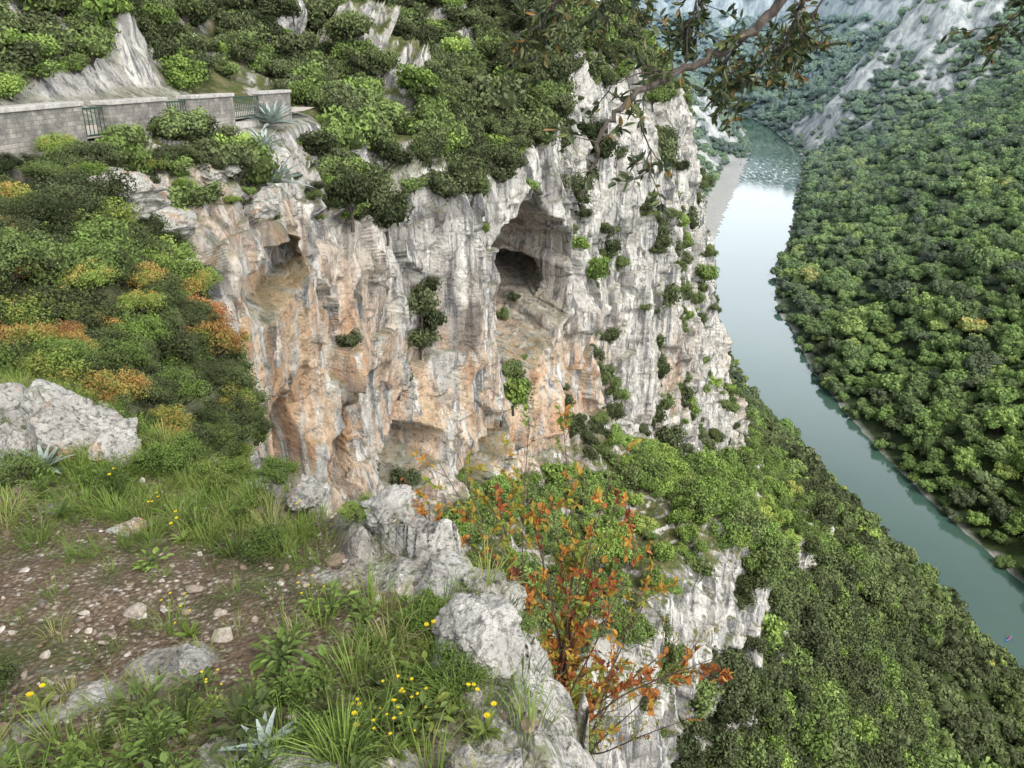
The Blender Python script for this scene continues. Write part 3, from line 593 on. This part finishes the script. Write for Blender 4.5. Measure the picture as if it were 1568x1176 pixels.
def herb(seed,nl=26,L=.055,W=.03,h=.10,mat=M_FOLN,sp=.07):
    r=np.random.default_rng(seed); ch=[];th=r.uniform(0,6.28,nl); hh=r.uniform(.02,h,nl); rr=r.uniform(.01,sp,nl)
    base=np.stack([np.cos(th)*rr,np.sin(th)*rr,hh],1); d=np.stack([np.cos(th),np.sin(th),r.uniform(-.1,.8,nl)],1); nn=np.stack([-.5*np.cos(th),-.5*np.sin(th),1+0*th],1)+r.normal(0,.2,(nl,3))
    ch.append(leaf6(base,d,nn,L*r.uniform(.6,1.2,nl),W*r.uniform(.7,1.1,nl),0,r.random(nl)*.6+.25))
    for k in range(0,nl): ch.append(tube([(0,0,-.01),base[k]*np.array([.4,.4,.6]),base[k]],[.0015,.0012,.001],3,0,.3))
    return build_mesh('herb_%d'%seed,ch,[mat])
C_HB=coll('herb_kinds',[herb(520,34,.04,.022),herb(521,44,.03,.015,.13),herb(522,26,.05,.026,.08),herb(523,80,.016,.009,.09),herb(524,60,.024,.008,.14)])
dens_h=lambda a,b,m,rk: np.clip(.18+.9*np.exp(-(((a+.6)/.35)**2+((b-1.95)/.45)**2))+.5*patch(a+5,b)-.3*gravel(a,b)-.25*rk,.0,1)
a,b,c_=on_ledge(2600,-4,.15,.8,5.5,dens_h); n=len(a); r=rng.uniform(.45,1.2,n)
scatter('broadleaf_herbs',np.stack([a,b,c_-.005],1),zrot(n,.1),np.stack([r,r,r],1),np.clip(.5+rng.normal(0,.09,n),.2,.72),C_HB,5)
def flower(seed,nf=7,h=.16,mat=M_YEL,R=.009):
    r=np.random.default_rng(seed); ch=[]
    for k in range(nf):
        th=r.uniform(0,6.28); q=r.uniform(.01,.06); top=np.array([np.cos(th)*q,np.sin(th)*q,h*r.uniform(.6,1.1)])
        ch.append(tube([(0,0,0),top*np.array([.4,.4,.6]),top],[.0014,.001,.0009],3,1))
        pn=9; a=np.arange(pn)/pn*6.28; d=np.stack([np.cos(a),np.sin(a),.35+0*a],1)
        ch.append(leaf6(np.repeat(top[None],pn,0),d,np.tile([0,0,1.],(pn,1)),R*r.uniform(.8,1.2),R*.62,0,.5)); ch.append(blob(top+np.array([0,0,.002]),np.array([.003,.003,.002]),1,6,4,0,.5))
    nl=14;th=r.uniform(0,6.28,nl);base=np.zeros((nl,3));d=np.stack([np.cos(th),np.sin(th),r.uniform(.2,1.2,nl)],1)
    ch.append(leaf6(base,d,np.stack([-np.cos(th),-np.sin(th),1+0*th],1),.06,.014,1,.5)); return build_mesh('flower_%d'%seed,ch,[mat,M_GRASS])
C_FL=coll('flower_kinds',[flower(540,3,.16,M_YEL,.008),flower(541,2,.12,M_YEL,.010),flower(542,6,.17,M_YEL,.006)])
fx=[(-1.87,3.5),(-1.56,3.11),(-1.2,2.32),(-.94,1.81),(-.78,2.42),(-.38,1.78),(-.265,1.79),(-.33,1.7),(-1.53,1.82),(-.2,1.82),(-1.0,3.2),(-.3,2.2),(-.45,1.65),(-2.2,3.7),(-1.85,3.4),(-.5,1.75),(-.33,1.62),(-.1,1.7)]
a=np.array([q[0] for q in fx])+rng.normal(0,.02,len(fx));b=np.array([q[1] for q in fx])+rng.normal(0,.02,len(fx)); c_=led(a,b)[0]
scatter('yellow_wildflowers',np.stack([a,b,c_],1),zrot(len(a),.1),np.ones((len(a),3))*rng.uniform(.8,1.2,(len(a),1)),np.full(len(a),.35),C_FL,3)
for i,(px_,py_,r,t) in enumerate([(-2.75,3.75,.16,.35),(-.35,2.35,.12,.6),(-1.15,2.95,.12,.45),(-2.0,3.95,.2,.6),(-3.3,4.0,.3,.55),(.0,2.35,.1,.5),(-1.6,3.75,.15,.68),(-.2,1.9,.13,.5),(-1.75,1.9,.14,.4),(-.7,3.0,.1,.65),(-1.2,3.45,.12,.55)]):
    o=hero('ledge_shrub',(px_,py_,led(np.array([px_]),np.array([py_]))[0][0]),r,t,1.,near_b[i%3],False,.2)
def agave(name,loc,R,seed,n=34):
    r=np.random.default_rng(seed);ch=[]
    for k in range(n):
        th=k*2.39996+r.normal()*.1; el=np.interp(k/n,[0,1],[.15,1.35])+r.normal()*.06; L=R*r.uniform(.85,1.1)*(1-.25*k/n); W=R*.15
        d=np.array([np.cos(th),np.sin(th)]); s=np.array([-np.sin(th),np.cos(th),0]); m=7; rows=[]
        for j in range(m):
            t=j/(m-1); e2=el-.25*t; rr=L*t*np.cos(e2); zz_=L*t*np.sin(e2)+.05*R; w=W*(.75+.8*t-1.55*t*t)*.5+.002; c=np.array([d[0]*rr,d[1]*rr,zz_]); up_=np.array([-d[0]*np.sin(e2),-d[1]*np.sin(e2),np.cos(e2)])
            rows.append([c-s*w+up_*w*.35,c-up_*w*.1,c+s*w+up_*w*.35])
        ch.append((np.array(rows).reshape(-1,3),grid_faces(m,3),0))
    return obj(name,build_mesh(name,ch,[M_AGV],True),tuple(loc))
agave('agave_plant',snap(AG[0])+np.array([0,0,.15]),1.5,1); agave('agave_plant',snap(AG[1])+np.array([0,0,.15]),1.3,2); agave('agave_plant',snap(AG[2])+np.array([0,0,.1]),1.1,5)
z0=lambda a,b: float(led(np.array([a]),np.array([b]))[0][0])
agave('young_agave',(-2.72,3.95,z0(-2.72,3.95)),.22,3,22); agave('young_agave',(-.72,1.62,z0(-.72,1.62)),.13,4,16)
def shrub(name,base,tips,leafm,twm,L=.035,W=.02,seed=0,ntw=9,lvr=(0,1),r0=.009):
    r=np.random.default_rng(seed);ch=[];B=[];Dd=[];LV=[]
    for tp in tips:
        tp=np.array(tp);bs=np.array(base)+r.normal(0,.04,3); mid=bs*.5+tp*.5+np.array([r.normal(0,.06),r.normal(0,.06),.08]); c=curve([bs,bs*.75+mid*.25+r.normal(0,.02,3),mid,tp],7); ch.append(tube(c,np.linspace(r0,.0018,len(c)),5,1)); tl=r.uniform(*lvr)
        for k in range(ntw):
            i=int(len(c)*r.uniform(.3,.99)); i=min(i,len(c)-2); d0=nrm(c[i+1]-c[i]); dd=nrm(d0+r.normal(0,.65,3)+np.array([0,0,.25])); l=r.uniform(.1,.34); e=c[i]+dd*l; mm=c[i]+dd*l*.5+r.normal(0,.015,3)
            ch.append(tube([c[i],mm,e],[.0024,.0017,.001],4,1)); lvb=np.clip(tl+r.normal(0,.2),0,1)
            for q in range(int(r.integers(8,17))):
                t=r.uniform(.35,1.03); B.append(c[i]+(e-c[i])*t); Dd.append(dd+r.normal(0,.7,3)); LV.append(np.clip(lvb+r.normal(0,.12),0,1))
    B=np.array(B);Dd=np.array(Dd);n=len(B)
    ch.append(leaf6(B,Dd,r.normal(0,.7,(n,3))+np.array([0,0,1.]),L*r.uniform(.6,1.2,n),W*r.uniform(.7,1.2,n),0,np.array(LV),.2))
    return obj(name,build_mesh(name,ch,[leafm,twm]))
shrub('autumn_terebinth_shrub',(.25,3.05,176.3),[(-.31,3.9,177.66),(-.1,4.0,177.35),(0.05,4.0,177.5),(.3,4.1,177.75),(.45,4.0,177.5),(.61,3.87,177.72),(.75,3.6,177.4),(.8,3.5,177.1),(1.0,2.95,177.05),(.9,3.1,176.8),(-.5,3.7,177.4),(.5,3.4,177.1),(.15,3.7,177.2),(-.3,3.6,177.1),(.2,3.8,177.5),(.4,3.6,177.3),(-.45,4.1,177.5),(.1,4.2,177.7),(.6,3.7,177.5),(-.15,3.8,177.5)],M_AUT,M_TWIG,.042,.025,11,14,(0.02,.85))
shrub('bare_pink_shrub',(.6,4.6,174.3),[(.95,4.3,175.6),(1.25,4.5,175.7),(.6,4.7,175.9),(1.5,4.8,175.4),(.2,4.6,175.6),(1.1,5.0,176.0),(.8,4.2,175.3),(1.3,4.2,175.2)],M_AUT,M_TWIG,.022,.013,12,22,(.5,1))
# ---------------------------------------------------------------- overhanging holm oak
tb=snap((3.4,-.8,170))
limbs=[[tb-np.array([0,0,.3]),(3.3,-.3,175),(3.2,.2,177),(2.9,1.0,179.5),(2.6,2.0,181.2)],
 [(2.6,2.0,181.2),(2.2,2.9,181.35),(1.6,3.55,180.85),(1.27,3.88,180.1),(1.05,3.85,179.85),(.79,3.77,179.72),(.53,3.7,179.6),(.40,3.63,179.46),(.36,3.58,179.3),(.3,3.52,179.2)],
 [(2.6,2.0,181.2),(2.7,3.3,180.95),(2.6,4.2,180.1),(2.45,4.35,179.85)],
 [(2.2,2.9,181.35),(1.2,3.9,181.0),(.6,4.2,180.5),(.25,4.35,180.0),(.08,4.35,179.8)],
 [(1.27,3.88,180.1),(1.3,4.05,179.85),(1.22,4.15,179.7),(1.1,4.2,179.58)],
 [(1.6,3.55,180.85),(1.0,4.1,180.3),(.85,4.3,179.8)],
 [(.53,3.7,179.6),(.6,3.66,179.42),(.62,3.6,179.25)],
 [(2.2,2.9,181.35),(1.9,4.0,180.7),(1.5,4.3,179.95),(1.4,4.3,179.75)],
 [(1.05,3.85,179.85),(1.0,4.0,179.7),(1.15,4.05,179.6)],
 [(1.2,3.9,181.0),(.6,4.1,180.3),(.45,4.2,179.85)],
 [(.79,3.77,179.72),(.6,3.9,179.68),(.42,3.95,179.6)]]
rads=[(.16,.07),(.032,.006),(.022,.003),(.022,.003),(.010,.002),(.014,.002),(.005,.0015),(.014,.002),(.006,.0015),(.012,.002),(.005,.0015)]
fr=[(9,9),(.35,.85),(.6,1),(.65,1),(.2,1),(.6,1),(.5,1),(.65,1),(.3,1),(.6,1),(.3,1)]; cnt=[0,12,26,38,34,28,6,32,18,24,6]
r=np.random.default_rng(77);ch=[];B=[];Dd=[];LV=[]
for lb,rd,fq,ct in zip(limbs,rads,fr,cnt):
    lb=np.array(lb,float); c=curve(lb,8); tt=np.linspace(0,1,len(c))
    if ct: c[1:-1]+=r.normal(0,.008,(len(c)-2,3))
    ch.append(tube(c,rd[0]*(1-tt)**1.3+rd[1],8,1))
    for k in range(ct):
        i=min(int(len(c)*r.uniform(*fq)),len(c)-2); dd=nrm(nrm(c[i+1]-c[i])*.7+r.normal(0,.6,3)+np.array([0,0,-.15])); l=r.uniform(.08,.26); e=c[i]+dd*l
        ch.append(tube([c[i],c[i]+dd*l*.5+r.normal(0,.01,3),e],[.003,.002,.0012],4,1))
        for q in range(int(r.integers(8,15))):
            t=r.uniform(.4,1.05);B.append(c[i]+(e-c[i])*t);Dd.append(dd*.6+r.normal(0,.7,3));LV.append(r.random()**1.3)
B=np.array(B);Dd=np.array(Dd);n=len(B); ch.append(leaf6(B,Dd,r.normal(0,.8,(n,3))+np.array([0,0,.8]),.06*r.uniform(.6,1.2,n),.021*r.uniform(.7,1.2,n),0,np.array(LV),.15))
obj('overhanging_holm_oak',build_mesh('overhanging_holm_oak',ch,[M_OAK,M_BARK]))
# ---------------------------------------------------------------- road, parapet walls, railings
def wx_(y): return -11.9+.125*(y-20.8) if y>8 else -13.5+(y-8)*.02
def rz(y): return float(np.interp(y,[-12,4,11,19,27,39,46],[178.05,177.65,177.08,176.65,176.05,175.1,175]))
rows=[]
for yy in np.arange(-12,41,.5):
    for k in range(5): rows.append((wx_(yy)-.1-k*1.35,yy,rz(yy)+.07+.02*np.sin(k*.8)))
obj('road',build_mesh('road',[(np.array(rows),grid_faces(len(rows)//5,5)[:,::-1],0)],[M_ROAD],True))
def seg(y0,y1):
    a=np.array([wx_(y0),y0]);b=np.array([wx_(y1),y1]);L=np.hypot(*(b-a));ang=math.atan2(b[1]-a[1],b[0]-a[0]);zz_=rz((y0+y1)/2); pitch=math.atan2(rz(y1)-rz(y0),L); return (a+b)/2,L,ang,zz_,pitch
def wall(y0,y1,h=1.0,th=.24):
    c,L,ang,zz_,pt=seg(y0,y1)
    ch=[box((0,0,(h-.08)/2-.5),(L/2,th,(h-.08)/2+.5),0),box((0,0,h-.02),(L/2+.05,th+.05,.06),1)]
    me=build_mesh('parapet_wall',ch,[M_WALL,M_COP]); o=obj('stone_parapet_wall',me,(c[0],c[1],zz_),(0,-pt,ang)); bv=o.modifiers.new('b','BEVEL'); bv.width=.02; bv.segments=2
def rail(y0,y1,h=.86):
    c,L,ang,zz_,pt=seg(y0,y1); ch=[box((0,0,h),(L/2,.025,.025)),box((0,0,.15),(L/2,.02,.02)),box((0,0,-.42),(L/2+.02,.2,.4),1)]
    nb=max(3,int(L/.16))
    for k in range(nb+1): ch.append(box((-L/2+L*k/nb,0,h/2+.08),(.009,.009,h/2-.09)))
    obj('metal_railing',build_mesh('metal_railing',ch,[M_RAIL,M_COP]),(c[0],c[1],zz_),(0,-pt,ang))
wall(8.5,14.2);wall(15.6,22.3);rail(22.3,23.5);wall(23.5,26.5);rail(26.5,28.1);wall(28.1,31.2);rail(31.2,33.9);wall(33.9,36.7);rail(14.2,15.6)
# ---------------------------------------------------------------- kayak
def kayak():
    root=obj('kayak',None,(154.5,188,.06),(0,0,math.radians(35))); M=flat('kayak_blue',(.03,.22,.6),.35); MP=flat('life_vest',(.6,.08,.03),.8); MS=flat('skin',(.5,.3,.22),.6)
    t=np.linspace(-1,1,25); w=.36*(1-np.abs(t)**2.4)+.01; th=np.linspace(0,2*np.pi,12,endpoint=False)
    v=np.array([[[2.1*tt,ww*np.cos(a),(.17 if np.sin(a)<0 else .12)*np.sin(a)*(.3+.7*ww/.37)+.1+.14*abs(tt)**3] for a in th] for tt,ww in zip(t,w)]); n,m=25,12
    f=[(i*m+j,i*m+(j+1)%m,(i+1)*m+(j+1)%m,(i+1)*m+j) for i in range(n-1) for j in range(m)]
    obj('hull',build_mesh('hull',[(v.reshape(-1,3),np.array(f),0)],[M],True),parent=root)
    for px_ in (-.5,.6):
        obj('cockpit_rim',build_mesh('rim',[tube([(px_+.36*math.cos(a),.2*math.sin(a),.25) for a in np.linspace(0,6.2832,20)],.025,6)],[MP]),parent=root)
        me=D.meshes.new('paddler'); vs=[(0,0,.2),(0,0,.45),(0,0,.68),(0,0,.78),(0,0,.92),(0,.2,.66),(.2,.28,.48),(.38,.2,.55),(0,-.2,.66),(.2,-.28,.48),(.38,-.2,.5),(.3,.12,.24),(.65,.1,.2),(.3,-.12,.24),(.65,-.1,.2)]
        me.from_pydata([(a+px_-.1,b,c) for a,b,c in vs],[(0,1),(1,2),(2,3),(3,4),(2,5),(5,6),(6,7),(2,8),(8,9),(9,10),(0,11),(11,12),(0,13),(13,14)],[])
        o=obj('paddler',me,parent=root); md=o.modifiers.new('s','SKIN'); me.materials.append(MP)
        rr=[.15,.14,.15,.06,.1,.07,.05,.035,.07,.05,.035,.08,.05,.08,.05]
        for i_,q in enumerate(me.skin_vertices[0].data): q.radius=(rr[i_],rr[i_]); q.use_root=(i_==0)
        o.modifiers.new('ss','SUBSURF').levels=1
        obj('paddle',build_mesh('paddle',[tube([(px_+.3,-.95,.35),(px_+.3,0,.56),(px_+.3,.95,.75)],.016,6),blob((px_+.3,-1.05,.33),(.02,.2,.1),1,8,6),blob((px_+.3,1.05,.77),(.02,.2,.1),2,8,6)],[MS]),parent=root)
kayak()
# camera + light
cam=D.cameras.new('camera'); cam.lens=28; cam.sensor_width=36; cam.clip_start=.05; cam.clip_end=12000
co=obj('camera',cam,(0,0,180),(math.radians(90-26),0,0)); SC.camera=co
W=D.worlds.new('World'); SC.world=W; W.use_nodes=True; nt=W.node_tree; bg=nt.nodes['Background']
sky=nt.nodes.new('ShaderNodeTexSky'); sky.sky_type='NISHITA'; sky.sun_disc=False; sky.sun_elevation=math.radians(52); sky.sun_rotation=math.radians(140); sky.dust_density=4; sky.air_density=1.2
hs=nt.nodes.new('ShaderNodeHueSaturation'); hs.inputs['Saturation'].default_value=.3; hs.inputs['Value'].default_value=1.7; nt.links.new(sky.outputs[0],hs.inputs['Color'])
tc=nt.nodes.new('ShaderNodeTexCoord'); sx=nt.nodes.new('ShaderNodeSeparateXYZ'); nt.links.new(tc.outputs['Generated'],sx.inputs[0])
mr=nt.nodes.new('ShaderNodeMapRange'); mr.interpolation_type='SMOOTHSTEP'; nt.links.new(sx.outputs['Z'],mr.inputs[0])
for i,v in enumerate((.33,.60,5.0,1.)): mr.inputs[i+1].default_value=v  # sky brightened at low elevations, added to whiten the river's reflection
mm=nt.nodes.new('ShaderNodeVectorMath'); mm.operation='SCALE'; nt.links.new(hs.outputs[0],mm.inputs[0]); nt.links.new(mr.outputs[0],mm.inputs['Scale']); nt.links.new(mm.outputs[0],bg.inputs[0]); bg.inputs[1].default_value=.09
sl=D.lights.new('sun','SUN'); sl.energy=2.2; sl.angle=math.radians(14); sl.color=(1,.95,.86)
obj('sun',sl,(0,0,300),(math.radians(38),0,math.radians(40)))
SC.view_settings.view_transform='Standard'; SC.view_settings.look='None'; SC.view_settings.exposure=0
